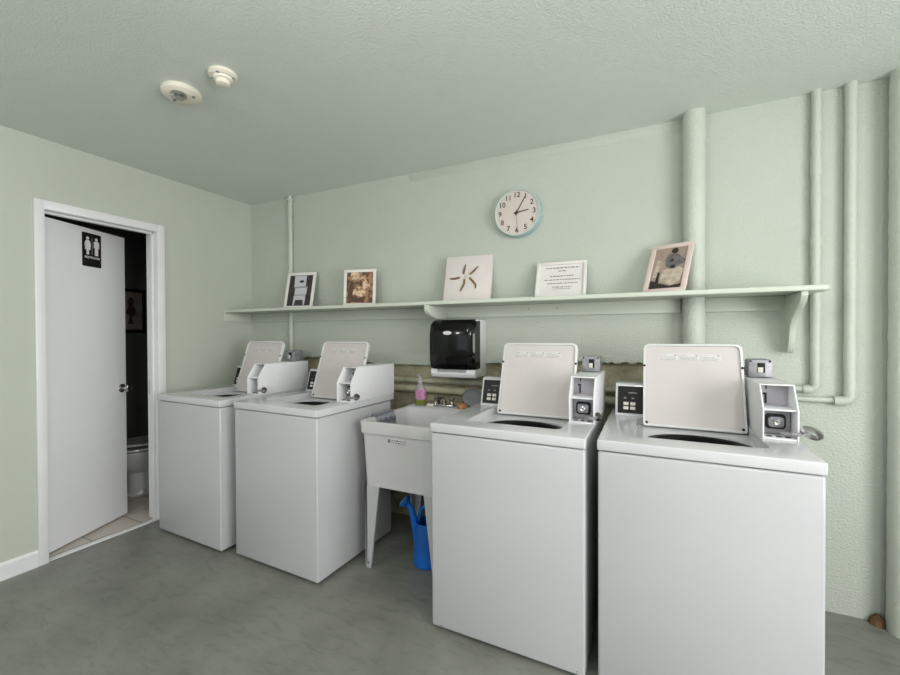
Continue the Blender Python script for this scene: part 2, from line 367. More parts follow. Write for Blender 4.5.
t = empty('toilet', (-.70, -.355, .0035), 0, 'white toilet with raised dark gap under its lid inside the dim restroom', 'toilet')
def loft(sections, n=28):
    # sections: (z, cy, rx, ry)
    bm = bmesh.new(); rings = [[bm.verts.new((rx*math.cos(2*PI*k/n), cy+ry*math.sin(2*PI*k/n), z)) for k in range(n)] for z, cy, rx, ry in sections]
    for A, B in zip(rings, rings[1:]):
        for k in range(n): bm.faces.new((A[k], A[(k+1) % n], B[(k+1) % n], B[k]))
    bm.faces.new(rings[0][::-1]); bm.faces.new(rings[-1]); bmesh.ops.recalc_face_normals(bm, faces=bm.faces)
    m = MB(); m.merge(bm); return m
loft([(0, -.08, .11, .24), (.02, -.08, .115, .25), (.05, -.08, .105, .235), (.2, -.1, .11, .22), (.26, -.13, .15, .25), (.33, -.15, .18, .275), (.385, -.16, .19, .29), (.395, -.16, .185, .285)]).build('bowl', 'porc', t)
sx = loft([(.402, -.16, .185, .285), (.408, -.16, .19, .29), (.42, -.16, .188, .288)]); sx.build('seat', 'porc', t)
b = loft([(0, -.165, .185, .285), (.008, -.165, .19, .29), (.018, -.165, .18, .28)]); b.build('lid', 'porc', t, X=Matrix.Translation((0, .12, .425)) @ Matrix.Rotation(-.05, 4, 'X') @ Matrix.Translation((0, -.12, 0)))
b = MB(); b.box(-.22, .22, .15, .36, .36, .74, bev=.02); tk = b.build('tank', 'porc', t)
b = MB(); b.box(-.235, .235, .135, .37, .742, .775, bev=.01); b.build('tank_lid', 'porc', tk)
b = MB(); b.lathe([(0, 0), (.012, 0), (.012, .02), (0, .02)], (-.15, .15, .68), 'y', 12); b.box(-.155, -.09, .122, .13, .674, .686, bev=.003); b.build('flush_lever', 'chrome', tk)

# ------------------------------------------------------------------ pipes on the back wall
def rough_tube(mb, pts, r, n=16, amp=.0015, step=.03, fillet=0):
    # resample so the painted-over pipe can wobble a little
    P = [Vector(p) for p in pts]; out = [P[0]]
    if fillet:
        q = [P[0]]
        for a, bb, c in zip(P, P[1:], P[2:]):
            u = (a-bb).normalized(); w = (c-bb).normalized()
            for k in range(7):
                tt = k/6; q.append((1-tt)**2*(bb+u*fillet) + 2*tt*(1-tt)*bb + tt**2*(bb+w*fillet))
        q.append(P[-1]); P = q; out = [P[0]]
    for a, c in zip(P, P[1:]):
        L = (c-a).length; k = max(1, int(L/step))
        out += [a + (c-a)*i/k for i in range(1, k+1)]
    mb.tube(out, [r + random.uniform(-amp, amp) for _ in out], n); return mb
b = MB(); rough_tube(b, [(3.518, -.052, 0), (3.518, -.052, H)], .053, 24, .0012)
tag(b.build('wall_pipe', 'pipe'), 'thick sage painted pipe from floor to ceiling behind the rightmost washer', 'pipe')
b = MB(); rough_tube(b, [(4.348, -.056, 0), (4.348, -.056, H)], .056, 24, .0015)
tag(b.build('wall_pipe', 'pipe'), 'thick sage painted pipe running down to the floor at the right picture edge', 'pipe')
b = MB(); rough_tube(b, [(4.039, -.022, H), (4.039, -.022, 1.1), (3.99, -.02, 1.1)], .02, 14, .002, fillet=.03); rough_tube(b, [(4.0, -.018, 1.1), (3.7, -.018, 1.1)], .015, 12, .002)
b.lathe([(.0215, -.025), (.0235, 0), (.0215, .025)], (4.039, -.022, 1.83), n=14); b.lathe([(.0215, -.03), (.0235, 0), (.0215, .03)], (4.039, -.022, 2.18), n=14)
tag(b.build('thin_wall_pipe', 'pipe'), 'thin bumpy sage pipe just right of the shelf end, turning left near the coin box', 'pipe')
b = MB(); rough_tube(b, [(4.167, -.026, H), (4.167, -.026, 1.05), (4.11, -.022, 1.05)], .023, 14, .001, fillet=.03); rough_tube(b, [(4.12, -.018, 1.05), (3.7, -.016, 1.05)], .014, 12, .001)
tag(b.build('thin_wall_pipe', 'pipe'), 'thin straight sage pipe between the bumpy one and the thick right pipe', 'pipe')
b = MB(); rough_tube(b, [(.515, -.02, 1.19), (.515, -.02, H)], .019, 14, .001)
b.lathe([(.0, -.012), (.026, -.012), (.026, .012), (0, .012)], (.515, -.02, H-.03), n=14)
tag(b.build('thin_wall_pipe', 'pipe'), 'thin sage vertical pipe near the left corner behind the wringer washer photo', 'pipe')
b = MB(); rough_tube(b, [(XA+.01, .02, 1.04), (XB-.01, .02, 1.04)], .021, 12, .001, .06)
tag(b.build('horizontal_pipe', 'oldgreen'), 'upper thin greenish old pipe running along the bare wall under the towel dispenser', 'pipe')
b = MB(); rough_tube(b, [(XA+.01, .012, .975), (XB-.01, .012, .975)], .026, 14, .001, .06)
tag(b.build('horizontal_pipe', 'oldpipe'), 'lower tan old pipe running along the bare wall just above the sink', 'pipe')
v = empty('water_valve', (.62, .0, 1.215), 0, 'small grey hose valve with splayed pipes at the foot of the thin corner pipe', 'valve')
b = MB(); b.tube([(-.10, -.02, -.02), (-.02, -.03, -.03), (.05, -.04, -.03)], .011, 8); b.tube([(-.02, -.03, -.03), (-.02, -.07, -.04), (-.02, -.09, -.09)], .010, 8); b.build('valve_body', 'zinc', v)
b = MB(); b.lathe([(0, 0), (.02, 0), (.022, .006), (0, .01)], (-.02, -.03, -.01), n=12); b.build('valve_handle', 'dark', v)
b = MB(); b.tube([(-.02, -.09, -.09), (.0, -.08, -.3), (.03, -.03, -.55), (.03, -.03, -.9)], .011, 10); b.build('hose', 'hose', v)
# brown stain lump at the pipe foot
b = MB(); b.lathe([(0, 0), (.035, 0), (.03, .02), (.012, .045), (0, .05)], (4.275, -.018, 0), n=9); tag(b.build('rust_lump', 'stain'), 'small brown rusty lump where the thick right pipe meets the floor', 'rust')

# ------------------------------------------------------------------ shelf
sh = empty('wall_shelf', (0, 0, 1.570), 0, 'long sage painted wall shelf with two curved brackets under the clock', 'shelf')
b = MB()
pts = [(.002, -.001), (.002, -.29), (3.99, -.29)] + [(4.022 - .032 + .032*math.sin(a), -.258 - .032*math.cos(a)) for a in (0.3, .6, .9, 1.2, 1.5)] + [(4.022, -.001)]
# notch round the thick pipe
pts += [(3.572, -.001)] + [(3.518+.0575*math.cos(a), -.052+.0575*math.sin(a)) for a in [0.0 - k*PI/8 for k in range(9)]] + [(3.458, -.001)]
b.prism(pts, 0, .024, 'z', bev=.004)
b.build('shelf_board', 'shelf', sh)
b = MB(); b.box(.003, 3.455, -.02, -.0005, -.075, -.0005, bev=.002); b.box(3.575, 3.93, -.02, -.0005, -.075, -.0005, bev=.002); b.build('wall_ledger', 'shelf', sh)
b = MB(); b.box(.0005, .02, -.285, -.021, -.075, -.0005, bev=.002); b.build('side_ledger', 'shelf', sh)
def bracket_mb(x):
    P = [(-.021, -.001), (-.278, -.001)]
    for k in range(13):
        s = k/12; yy = -.278 + .2*(s - .12*math.sin(2*PI*s)) ; zz = -.03 - .15*(.5-.5*math.cos(PI*s))
        P.append((yy, zz))
    P = [(-.021, -.001), (-.272, -.001), (-.276, -.02), (-.262, -.042), (-.235, -.062), (-.2, -.08), (-.165, -.1), (-.135, -.125), (-.112, -.155), (-.1, -.19), (-.094, -.225), (-.084, -.258), (-.066, -.282), (-.045, -.29), (-.021, -.29)]
    m = MB(); m.prism(P, x-.013, x+.013, 'x', bev=.003); return m
b = MB(); b.prism([(-.021, -.001), (-.285, -.001), (-.287, -.02), (-.28, -.04), (-.262, -.058), (-.235, -.072), (-.2, -.082), (-.16, -.088), (-.021, -.088)], 1.975, 2.01, 'x', bev=.003)
b.build('bracket', 'shelf', sh); bracket_mb(3.93).build('bracket', 'shelf', sh)
for x in (2.6, 2.78): 
    b = MB(); b.lathe([(0, 0), (.004, 0), (.004, .002), (0, .003)], (x, -.0205, -.03), 'y', 8); b.build('screw', 'ink', sh)

# ------------------------------------------------------------------ frames on the shelf
def leaning(name, x, y, yaw, lean, label, cat):
    r = empty(name, (x, y, 1.5945), 0, label, cat)
    r.matrix_world = Matrix.Translation((x, y, 1.5945)) @ Matrix.Rotation(yaw, 4, 'Z') @ Matrix.Rotation(-lean, 4, 'X')
    return r
def frame_parts(r, w, h, fw, th, fm, pm, inset=.006):
    th *= .75
    b = MB()
    for q in ((0, w, 0, fw), (0, w, h-fw, h), (0, fw, fw, h-fw), (w-fw, w, fw, h-fw)): b.box(q[0], q[1], 0, th, q[2], q[3], bev=.002)
    b.build('frame', fm, r)
    b = MB(); b.box(fw-.002, w-fw+.002, inset, th-.003, fw-.002, h-fw+.002); return b.build('picture', pm, r, smooth=0)
# 1 wringer washer photograph
f = leaning('picture_frame', .573, -.16, .207, .235, 'white framed photo of an old upright washer on a dark ground, leftmost on the shelf', 'picture')
w, h = .265, .313; pc = frame_parts(f, w, h, .024, .02, 'frame', 'photodark')
def flat(parent, name, m, outlines, y=.0045):
    for P in outlines: MB().prism(P, y, .0062, 'y').build(name, m, parent, smooth=0)
flat(pc, 'printed_washer', 'photolight', [[(.075, .185), (.18, .185), (.18, .285), (.07, .285)], [(.085, .12), (.195, .12), (.195, .18), (.085, .18)], [(.08, .075), (.19, .075), (.188, .115), (.082, .115)],
     [(.08, .03), (.09, .03), (.1, .075), (.08, .075)], [(.175, .03), (.185, .03), (.19, .075), (.17, .075)]])
flat(pc, 'printed_shadow', 'photodark', [circ(.14, .235, .022, 14, .5)], .0036)
flat(pc, 'printed_rollers', 'photomid', [[(.083, .178), (.2, .178), (.2, .19), (.083, .19)], [(.1, .112), (.19, .112), (.19, .121), (.1, .121)]], .0036)
# 2 sepia photograph
f = leaning('picture_frame', 1.207, -.167, .288, .09, 'white framed sepia photo of a washtub scene, second from the left on the shelf', 'picture')
w, h = .254, .281; pc = frame_parts(f, w, h, .022, .02, 'frame', 'sepia')
flat(pc, 'printed_tub', 'sepial', [[(.07, .09), (.15, .07), (.175, .1), (.165, .14), (.12, .15), (.08, .13)], circ(.085, .235, .032, 14, 1.1), [(.12, .2), (.15, .21), (.14, .26), (.1, .27)], [(.15, .14), (.2, .12), (.21, .165), (.175, .2), (.15, .18)], [(.165, .2), (.18, .215), (.165, .235), (.15, .22)]])
flat(pc, 'printed_dark_clothes', 'sepiad', [[(.03, .06), (.065, .065), (.075, .13), (.06, .19), (.045, .16)], [(.06, .035), (.16, .03), (.175, .075), (.11, .06), (.07, .075)], [(.035, .24), (.055, .22), (.05, .27), (.035, .27)]], .0036)
# 3 canvas with driftwood star
f = leaning('star_canvas', 2.039, -.137, .103, .263, 'square white canvas with a star of five driftwood sticks, centre of the shelf', 'artwork')
w, h = .328, .332
b = MB(); b.box(0, w, 0, .034, 0, h, bev=.003); b.build('canvas', 'canvas', f)
for P in ([(.155, .195), (.158, .225), (.165, .262)], [(.2, .19), (.225, .21), (.255, .245)], [(.2, .165), (.228, .135), (.245, .115), (.25, .088)], [(.165, .155), (.166, .125), (.15, .09), (.142, .07)], [(.13, .17), (.1, .163), (.075, .163), (.06, .165)]):
    b = MB(); n = len(P); b.tube([(p[0]-.022, -.004, p[1]+.004) for p in P], [.0068 if i < n-1 else .0035 for i in range(n)], 8); b.build('driftwood_stick', 'wood', f)
b = MB()
for q in ((.163, .178), (.172, .168), (.178, .183)): b.lathe([(0, 0), (.0035, 0), (0, .003)], (q[0]-.022, 0, q[1]+.004), 'y', 8)
b.build('star_centre', 'wood', f)
# 4 framed notice
f = leaning('picture_frame', 2.665, -.132, .029, .377, 'white framed printed notice leaning on the shelf below and right of the clock', 'picture')
w, h = .301, .25; pc = frame_parts(f, w, h, .018, .032, 'frame', 'paper', .012)
rn = random.Random(3); b = MB()
for (x0, x1, z, hh) in ((.06, .255, .212, .008), (.13, .18, .19, .007), (.085, .225, .155, .006), (.05, .265, .13, .006), (.07, .25, .105, .006), (.1, .215, .08, .006), (.105, .21, .067, .004)):
    q = MB(); scribble(q, x0, x1, z, hh, .0108, .0122, rn); q.build('text_line', 'ink', pc, smooth=0)
b.bm.free()
# 5 taupe photograph
f = leaning('picture_frame', 3.263, -.183, -.385, .482, 'blush white framed photo of a person bent over a washtub, rightmost on the shelf', 'picture')
w, h = .211, .308; pc = frame_parts(f, w, h, .024, .022, 'pink', 'taupe')
flat(pc, 'printed_tub', 'taupel', [[(.075, .07), (.14, .045), (.175, .07), (.185, .14), (.15, .16), (.08, .14)], [(.035, .1), (.06, .1), (.065, .2), (.045, .21)], [(.15, .18), (.165, .2), (.155, .215), (.135, .2)]])
flat(pc, 'printed_person', 'taupem', [[(.09, .17), (.13, .145), (.18, .18), (.185, .2), (.14, .24), (.1, .245), (.085, .21)]], .004)
flat(pc, 'printed_dark_shape', 'taupek', [circ(.125, .262, .017, 14), [(.03, .03), (.18, .03), (.185, .05), (.13, .04), (.07, .06), (.068, .13), (.058, .13), (.055, .07), (.03, .08)], [(.115, .15), (.14, .15), (.14, .17), (.12, .17)], circ(.12, .2, .009, 8)], .003)

# ------------------------------------------------------------------ clock
ck = empty('wall_clock', (2.533, -.001, 2.160), 0, 'round wall clock with blush face and pale teal case showing five past three', 'clock')
R = .151; D = .058
b = MB(); b.lathe([(0, 0), (R*.97, 0), (R, .006), (R, D-.008), (R*.985, D)], n=64, axis='y'); b.build('case', 'clockside', ck)
b = MB(); b.lathe([(R*.985, D-.001), (R*.975, D+.003), (R*.94, D+.003), (R*.925, D-.004)], n=64, axis='y'); b.build('rim', 'clockrim', ck)
b = MB(); b.lathe([(0, D-.005), (R*.93, D-.005)], n=64, axis='y'); fc = b.build('clock_face', 'clockface', ck)
b = MB()
for k in range(1, 13):
    a = PI/2 - k*PI/6
    MB().mesh(text_mesh(str(k), .046), Matrix.Translation((.113*math.cos(a), -(D-.0044), .113*math.sin(a))) @ STAND).build('numeral', 'inkd', fc, smooth=0)
b.bm.free()
b = MB(); rn = random.Random(5); scribble(b, -.024, .024, .062, .005, -(D-.0042), -(D-.0052), rn); b.build('printed_maker_mark', 'label', fc, smooth=0)
def hand(ang, l, wd, y, name, m='inkd', tail=.02):
    X = Matrix.Translation((0, y, 0)) @ Matrix.Rotation(ang, 4, 'Y')
    b = MB(); b.prism([(-wd, -tail), (wd, -tail), (wd*.6, l), (-wd*.6, l)], -.0005, .0005, 'y', X=X); return b.build(name, m, ck, smooth=0)
hand(math.radians(30), .108, .003, -(D-.001), 'minute_hand')
hand(math.radians(82), .078, .0042, -(D-.0025), 'hour_hand')
hand(math.radians(179), .12, .001, -(D+.0005), 'second_hand')
b = MB(); b.lathe([(0, 0), (.009, 0), (.008, .006), (0, .007)], (0, -(D-.004), 0), 'y', 16); b.build('hub', 'inkd', ck)

# ------------------------------------------------------------------ towel dispenser
td = empty('towel_dispenser', (2.15, 0, 1.1), 0, 'black fronted paper towel dispenser with white sides mounted above the sink', 'towel dispenser')
X0, X1, HH = -.165, .153, .373
b = MB(); P = [(0, 0), (0, HH), (-.17, HH), (-.195, HH-.02), (-.2, .06), (-.165, .0)]
b.prism(P, X1-.012, X1, 'x', bev=.003); b.prism(P, X0, X0+.012, 'x', bev=.003); b.box(X0+.01, X1-.01, -.18, -.005, .01, HH-.004, bev=.004)
b.prism([(-.18, 0), (-.205, .05), (-.212, .05), (-.212, .02), (-.195, -.004), (-.18, -.004)], X0, X1, 'x', bev=.003)
b.build('housing', 'litwhite', td)
b = MB(); n = 10
prof = [(-.13, HH+.004), (-.2, HH+.0), (-.222, HH-.02), (-.236, HH-.09), (-.24, HH-.18), (-.234, .1), (-.222, .065), (-.212, .052), (-.13, .055)]
bm = bmesh.new(); rings = []
for i in range(n+1):
    s = -1 + 2*i/n; xx = (X0+X1)/2 + s*((X1-X0)/2+.004); bul = .018*(1-s*s) - .02*max(0, abs(s)-.8)/.2
    rings.append([bm.verts.new((xx, y - bul*(1 if y < -.18 else 0), z - (.012 if (abs(s) > .95 and z > .3) else 0))) for y, z in prof])
for A, Bq in zip(rings, rings[1:]):
    for k in range(len(prof)-1): bm.faces.new((A[k], Bq[k], Bq[k+1], A[k+1]))
bm.faces.new(rings[0]); bm.faces.new(rings[-1][::-1]); bmesh.ops.recalc_face_normals(bm, faces=bm.faces)
b = MB(); b.merge(bm); cov = b.build('front_cover', 'black', td, smooth=50)
b = MB(); b.prism(circ(-.02, HH-.085, .03, 28, .42), -.258, -.2535, 'y'); b.build('maker_badge', 'label', cov)
b = MB(); b.lathe([(0, 0), (.006, 0), (.005, .004), (0, .005)], (X0+.04, -.236, HH-.075), 'y', 12); b.build('lock', 'chrome', cov)
b = MB(); b.box(X0+.05, X1-.06, -.213, -.2, .03, .05); b.build('towel_slot', 'zinc', td, smooth=0)

# ------------------------------------------------------------------ washers
WH = .968
def make_washer():
    r = empty('washing_machine')
    W, Dp = .69, .69
    cab = MB().box(0, W, 0, Dp, .018, .922, bev=.009, seg=3).build('cabinet', 'white', r)
    cut(cab, MB().lathe([(0, .3), (.2, .3), (.2, 1.0), (0, 1.0)], (.36, .285, 0), n=48, sy=.72))
    # small scuffs along the bottom edge
    deck = MB().box(-.003, W+.003, -.004, Dp+.03, .926, WH, bev=.0055, seg=3).build('top_deck', 'deck', r)
    cut(deck, MB().prism(rrect(.125, .572, .115, .53, .03), WH-.034, WH+.05, 'z'))
    cut(deck, MB().lathe([(0, .9), (.186, .9), (.186, 1.0), (0, 1.0)], (.36, .285, 0), n=48, sy=.72))
    b = MB(); b.lathe([(.186, .934), (.19, .928), (.196, .92), (.196, .5), (.17, .46), (0, .46)], (.36, .285, 0), n=48, sy=.72); b.build('tub', 'steel', r)
    b = MB(); b.lathe([(.188, .922), (.178, .928), (.165, .922), (.163, .9), (.188, .9)], (.36, .285, 0), n=48, sy=.72); b.build('tub_ring', 'blackm', r)
    b = MB(); b.lathe([(.10, .47), (.06, .5), (.04, .6), (.035, .8), (.028, .84), (0, .845)], (.36, .285, 0), n=24)
    for k in range(4): b.box(.03, .09, -.006, .006, .48, .72, bev=.003, X=Matrix.Translation((.36, .285, 0)) @ Matrix.Rotation(k*PI/2, 4, 'Z'))
    b.build('agitator', 'blackm', r)
    # lid, open and leaning back
    x0, x1 = .153, .568; L = .409; lean = .32
    LX = Matrix.Translation((0, .475, .942)) @ Matrix.Rotation(-lean, 4, 'X')
    lid = MB().prism(rrect(x0, x1, 0, L, [.012, .012, .03, .03]), 0, .024, 'y', bev=.005, seg=2, X=LX).build('lid', 'rim', r)
    cut(lid, MB().prism(rrect(x0+.011, x1-.011, .011, L-.011, [.008, .008, .024, .024]), -.02, .010, 'y', X=LX))
    MB().prism(rrect(x0+.0115, x1-.0115, .0115, L-.0115, [.008, .008, .024, .024]), .0082, .012, 'y', X=LX).build('lid_liner', 'lidin', lid)
    rn = random.Random(11); lb = MB(); ik = MB()
    for k in range(3):
        xa = x0+.072+k*.088; lb.box(xa, xa+.082, .0068, .0082, L-.082, L-.05, X=LX)
        for zz in (L-.057, L-.066, L-.073, L-.079): scribble(ik, xa+.003, xa+.03 + (.045 if zz < L-.06 else 0)*rn.uniform(.6, 1), zz, .0034, .0062, .0071, rn, X=LX)
        ik.box(xa+.066, xa+.076, .0062, .0071, L-.061, L-.054, X=LX)
    ll = lb.build('instruction_label', 'label', lid, smooth=0); ik.build('label_print', 'inkl', lid, smooth=0)
    for (xx, zz) in ((x0+.006, L*.72), (x1-.006, L*.72), (x0+.016, .016), (x1-.016, .016)):
        MB().lathe([(0, 0), (.006, 0), (.006, .004), (0, .005)], (0, 0, 0), 'y', 12, X=LX @ Matrix.Translation((xx, .004, zz))).build('bumper', 'blackm', lid)
    # control console behind the lid
    P = [(.55, WH-.002), (.595, 1.12), (.605, 1.126), (.7, 1.126), (.7, WH-.002)]
    con = MB().prism(P, .024, .565, 'x', bev=.004).build('control_console', 'deck', r)
    sl = math.atan2(.045, .152); CX = Matrix.Translation((0, .55, WH)) @ Matrix.Rotation(-sl, 4, 'X')
    MB().box(.036, .555, -.003, .004, .012, .148, X=CX).build('control_panel', 'blackm', con, smooth=0)
    for k in range(2):
        for j in range(2):
            MB().box(.062+k*.032, .086+k*.032, -.006, -.002, .03+j*.022, .046+j*.022, bev=.002, X=CX).build('button', 'key', con)
    MB().prism([(.062, .084), (.078, .084), (.07, .096)], -.0038, -.002, 'y', X=CX).box(.1, .112, -.0038, -.002, .084, .092, X=CX).box(.085, .125, -.0038, -.002, .112, .118, X=CX).build('panel_print', 'ink', con, smooth=0)
    # coin box: side panels with chamfered fronts, two open compartments, cover behind
    a0, a1 = .578, .692
    SP = [(.275, WH-.001), (.275, 1.085), (.335, 1.178), (.725, 1.178), (.725, WH-.001)]
    b = MB()
    b.prism(SP, a0, a0+.006, 'x', bev=.002); b.prism(SP, a1-.006, a1, 'x', bev=.002)
    b.box(a0+.004, a1-.004, .395, .725, WH, 1.1765, bev=.003)
    b.box(a0+.004, a1-.004, .283, .40, 1.079, 1.086, bev=.002); b.box(a0+.004, a1-.004, .335, .40, 1.1715, 1.1775, bev=.002)
    b.box(a0+.004, a1-.004, .278, .40, WH, WH+.007, bev=.002)
    bx = b.build('coin_box', 'litwhite', r)
    b = MB(); b.prism(rrect(a0+.008, a1-.008, WH+.01, 1.077, .006), .352, .395, 'y', bev=.002); pl = b.build('vault_plate', 'zinc', bx)
    cx, cz = a0+.056, WH+.06
    b = MB(); b.prism(rrect(cx-.034, cx+.034, cz-.03, cz+.03, .014), .344, .353, 'y', bev=.003); b.build('lock_surround', 'dark', bx)
    b = MB(); b.prism(rrect(cx-.025, cx+.025, cz-.021, cz+.021, .012), .328, .346, 'y', bev=.004); b.build('lock_escutcheon', 'meter', bx)
    b = MB(); b.lathe([(.0, 0), (.012, 0), (.012, .01), (.008, .012), (0, .008)], (cx, .328, cz), 'y', 18); b.build('lock', 'chrome', bx)
    b = MB(); b.box(a0+.0065, a1-.0065, .3935, .396, 1.087, 1.171); b.build('shade_plate', 'plateshade', bx)  # added plate, its grey paints the shade of the open compartment
    b = MB(); b.box(a0+.03, a0+.037, .391, .3945, 1.093, 1.13); b.box(a0+.024, a0+.037, .391, .3945, 1.128, 1.136); b.box(a0+.033, a0+.037, .391, .3945, 1.15, 1.17); b.build('coin_slot', 'dark', bx, smooth=0)
    b = MB()
    for q in (.02, .05, .08): b.box(a0+q, a0+q+.016, .300, .315, WH+.0072, WH+.0095)
    b.build('vent_slots', 'dark', bx, smooth=0)
    # coin meter head behind
    m0 = a0 + .012
    b = MB(); b.prism(rrect(m0, m0+.09, 1.179, 1.26, [.004, .004, .01, .01]), .6, .69, 'y', bev=.004)
    mt = b.build('coin_meter', 'meter', r)
    b = MB(); b.box(m0+.034, m0+.062, .596, .601, 1.2, 1.245, bev=.001); b.build('price_window', 'blackm', mt)
    b = MB(); b.box(m0+.035, m0+.054, .594, .597, 1.201, 1.225, bev=.001); b.build('coin_chute', 'key', mt)
    for xx in (m0+.008, m0+.08): 
        b = MB(); b.lathe([(0, 0), (.005, 0), (.004, .004), (0, .005)], (xx, .6, 1.252), 'y', 10); b.build('bolt', 'dark', mt)
    # chrome key barrel hanging out at the lower right
    b = MB()
    b.tube([(a1-.045, .31, WH+.022), (a1-.02, .27, WH+.028), (a1+.001, .268, WH+.03), (a1+.006, .3, WH+.03)], .007, 10)
    b.build('lock_hasp', 'zinc', r)
    b = MB()
    b.lathe([(0, -.016), (.012, -.015), (.018, -.01), (.0195, 0), (.018, .009), (.01, .012), (0, .013)], (0, 0, 0), n=24, X=Matrix.Translation((a1+.009, .315, WH+.03)) @ Matrix.Rotation(.9, 4, 'Y') @ Matrix.Rotation(.4, 4, 'X'))
    b.build('round_lock', 'darkchrome', r)
    for (xx, yy) in ((.06, .06), (W-.06, .06), (.06, Dp-.06), (W-.06, Dp-.06)):
        b = MB(); b.lathe([(0, 0), (.022, 0), (.022, .01), (.01, .014), (.01, .03), (0, .03)], (xx, yy, 0), n=14); b.build('levelling_foot', 'dark', r)
    # kick scuffs
    b = MB()
    b.bm.free()
    for (xx, zz, rr) in ((.05, .03, .005), (W-.03, .034, .004)): MB().prism(circ(xx, zz, rr, 7, .6), -.0006, .001, 'y').build('scuff_mark', 'ink', r, smooth=0)
    return r
w0 = make_washer()
WS = [((.187, -.92, 0), -.03, 'white coin-operated washer with open lid in the left corner beside the restroom door'),
      ((.98, -.915, 0), -.03, 'white coin-operated washer with open lid just left of the utility sink'),
      ((2.38, -.945, 0), -.012, 'white coin-operated washer with open lid just right of the utility sink'),
      ((3.117, -.94, 0), -.004, 'white coin-operated washer with open lid at the right end below the thick pipe')]
washers = []
for i, (loc, rz, lab) in enumerate(WS):
    o = w0 if i == 0 else copy_tree(w0)
    o.location = loc; o.rotation_euler = (0, 0, rz); o['label'] = lab; o['category'] = 'washing machine'; o['group'] = 'coin washers along the back wall'
    for ch in list(o.children):
        if i == 1 and ch.name.startswith('coin_meter'):            # no meter head shows on this one
            for g in list(ch.children): bpy.data.objects.remove(g)
            bpy.data.objects.remove(ch); continue
        if i == 3 and ch.name.startswith('round_lock'):            # a larger oval lock lies beside this box
            bb = MB(); bb.lathe([(0, -.02), (.02, -.019), (.034, -.012), (.038, 0), (.033, .01), (.016, .016), (0, .017)], (0, 0, 0), n=28, sy=.75, X=Matrix.Translation((.735, .3, WH+.034)) @ Matrix.Rotation(.35, 4, 'Y') @ Matrix.Rotation(.5, 4, 'X'))
            me = bb.build('round_lock', 'chrome').data; tmp = [q for q in bpy.data.objects if q.data == me][0]; bpy.data.objects.remove(tmp); ch.data = me
    washers.append(o)

# ------------------------------------------------------------------ utility sink
sk = empty('utility_sink', (1.765, -.69, 0), 0, 'white plastic utility sink on tapered grey legs between the middle washers', 'sink')
SWd, SD, SZ = .57, .64, .875
def tub_shell():
    bm = bmesh.new()
    def ring(x0, x1, y0, y1, z, r=.03): return [bm.verts.new((p[0], p[1], z)) for p in rrect(x0, x1, y0, y1, r, 4)]
    o0 = ring(.022, SWd-.022, .03, SD-.03, .49, .02); o1 = ring(.006, SWd-.006, .012, SD-.008, SZ-.075, .03)
    o2 = ring(-.0, SWd, .0, SD, SZ-.07, .03); o3 = ring(-.006, SWd+.006, -.006, SD, SZ-.006, .035); o4 = ring(-.004, SWd+.004, -.004, SD-.001, SZ, .035)
    i0 = ring(.016, SWd-.016, .016, SD-.13, SZ, .03); i1 = ring(.022, SWd-.022, .022, SD-.136, SZ-.01, .03); i2 = ring(.04, SWd-.04, .045, SD-.15, .505, .04)
    rs = [o0, o1, o2, o3, o4, i0, i1, i2]
    for A, Bq in zip(rs, rs[1:]):
        n = len(A)
        for k in range(n): bm.faces.new((A[k], A[(k+1) % n], Bq[(k+1) % n], Bq[k]))
    bm.faces.new(o0[::-1]); bm.faces.new(i2); bmesh.ops.recalc_face_normals(bm, faces=bm.faces); return bm
b = MB(); b.merge(tub_shell()); b.build('basin', 'plast', sk)
b = MB(); b.lathe([(0, .506), (.03, .506), (.035, .508), (.04, .507)], (SWd/2, .28, 0), n=20); b.build('drain', 'chrome', sk)
b = MB(); b.box(.02, SWd-.02, SD-.125, SD-.012, SZ-.001, SZ+.012, bev=.005); b.build('back_ledge', 'plast', sk)
def leg(px, py, sx, sy):
    m = MB()
    m.prism([(0, .495), (sx*.098, .495), (sx*.04, .02), (sx*.036, .0), (sx*.008, 0), (sx*.006, .02)], 0, sy*.012, 'y')
    m.prism([(0, .495), (sy*.085, .495), (sy*.04, .02), (sy*.036, .0), (sy*.008, 0), (0, .02)], 0, sx*.012, 'x')
    m.prism(circ(sx*.022, .03, .005, 10), -sy*.001, sy*.001, 'y', mi=1)
    return m.build('leg', [LEG, 'dark'], sk, X=Matrix.Translation((px, py, 0)))
LEG = mat('grey_sink_leg', (186, 186, 188), .45); 
leg(.016, .03, 1, 1); leg(SWd-.06, .03, -1, 1); leg(.016, SD-.04, 1, -1); leg(SWd-.06, SD-.04, -1, -1)
b = MB(); b.box(0, .098, -.001, .0005, 0, .016); 
sl_ = math.atan2(.018, .385)
TX = Matrix.Translation((.19, .0112, .774)) @ Matrix.Rotation(sl_, 4, 'X') @ Matrix.Diagonal((1.2, 1, 1.35, 1))
b = MB(); b.box(0, .098, -.003, .0005, -.011, .011, X=TX); st = b.build('maker_label', 'label', sk, smooth=0)
rn = random.Random(8); b = MB(); b.box(.002, .018, -.0038, -.003, -.007, .008, X=TX); scribble(b, .024, .095, .004, .007, -.0038, -.003, rn, X=TX); scribble(b, .024, .095, -.005, .005, -.0038, -.003, rn, X=TX); b.build('label_print', 'ink', st, smooth=0)
b = MB(); b.tube([(SWd/2, .28, .5), (SWd/2, .28, .34), (SWd/2, .31, .27), (SWd/2, .37, .27), (SWd/2, .4, .33), (SWd/2, .48, .36), (SWd/2, .68, .36)], .019, 12, fillet=.03); b.build('drain_pipe', 'dark', sk)
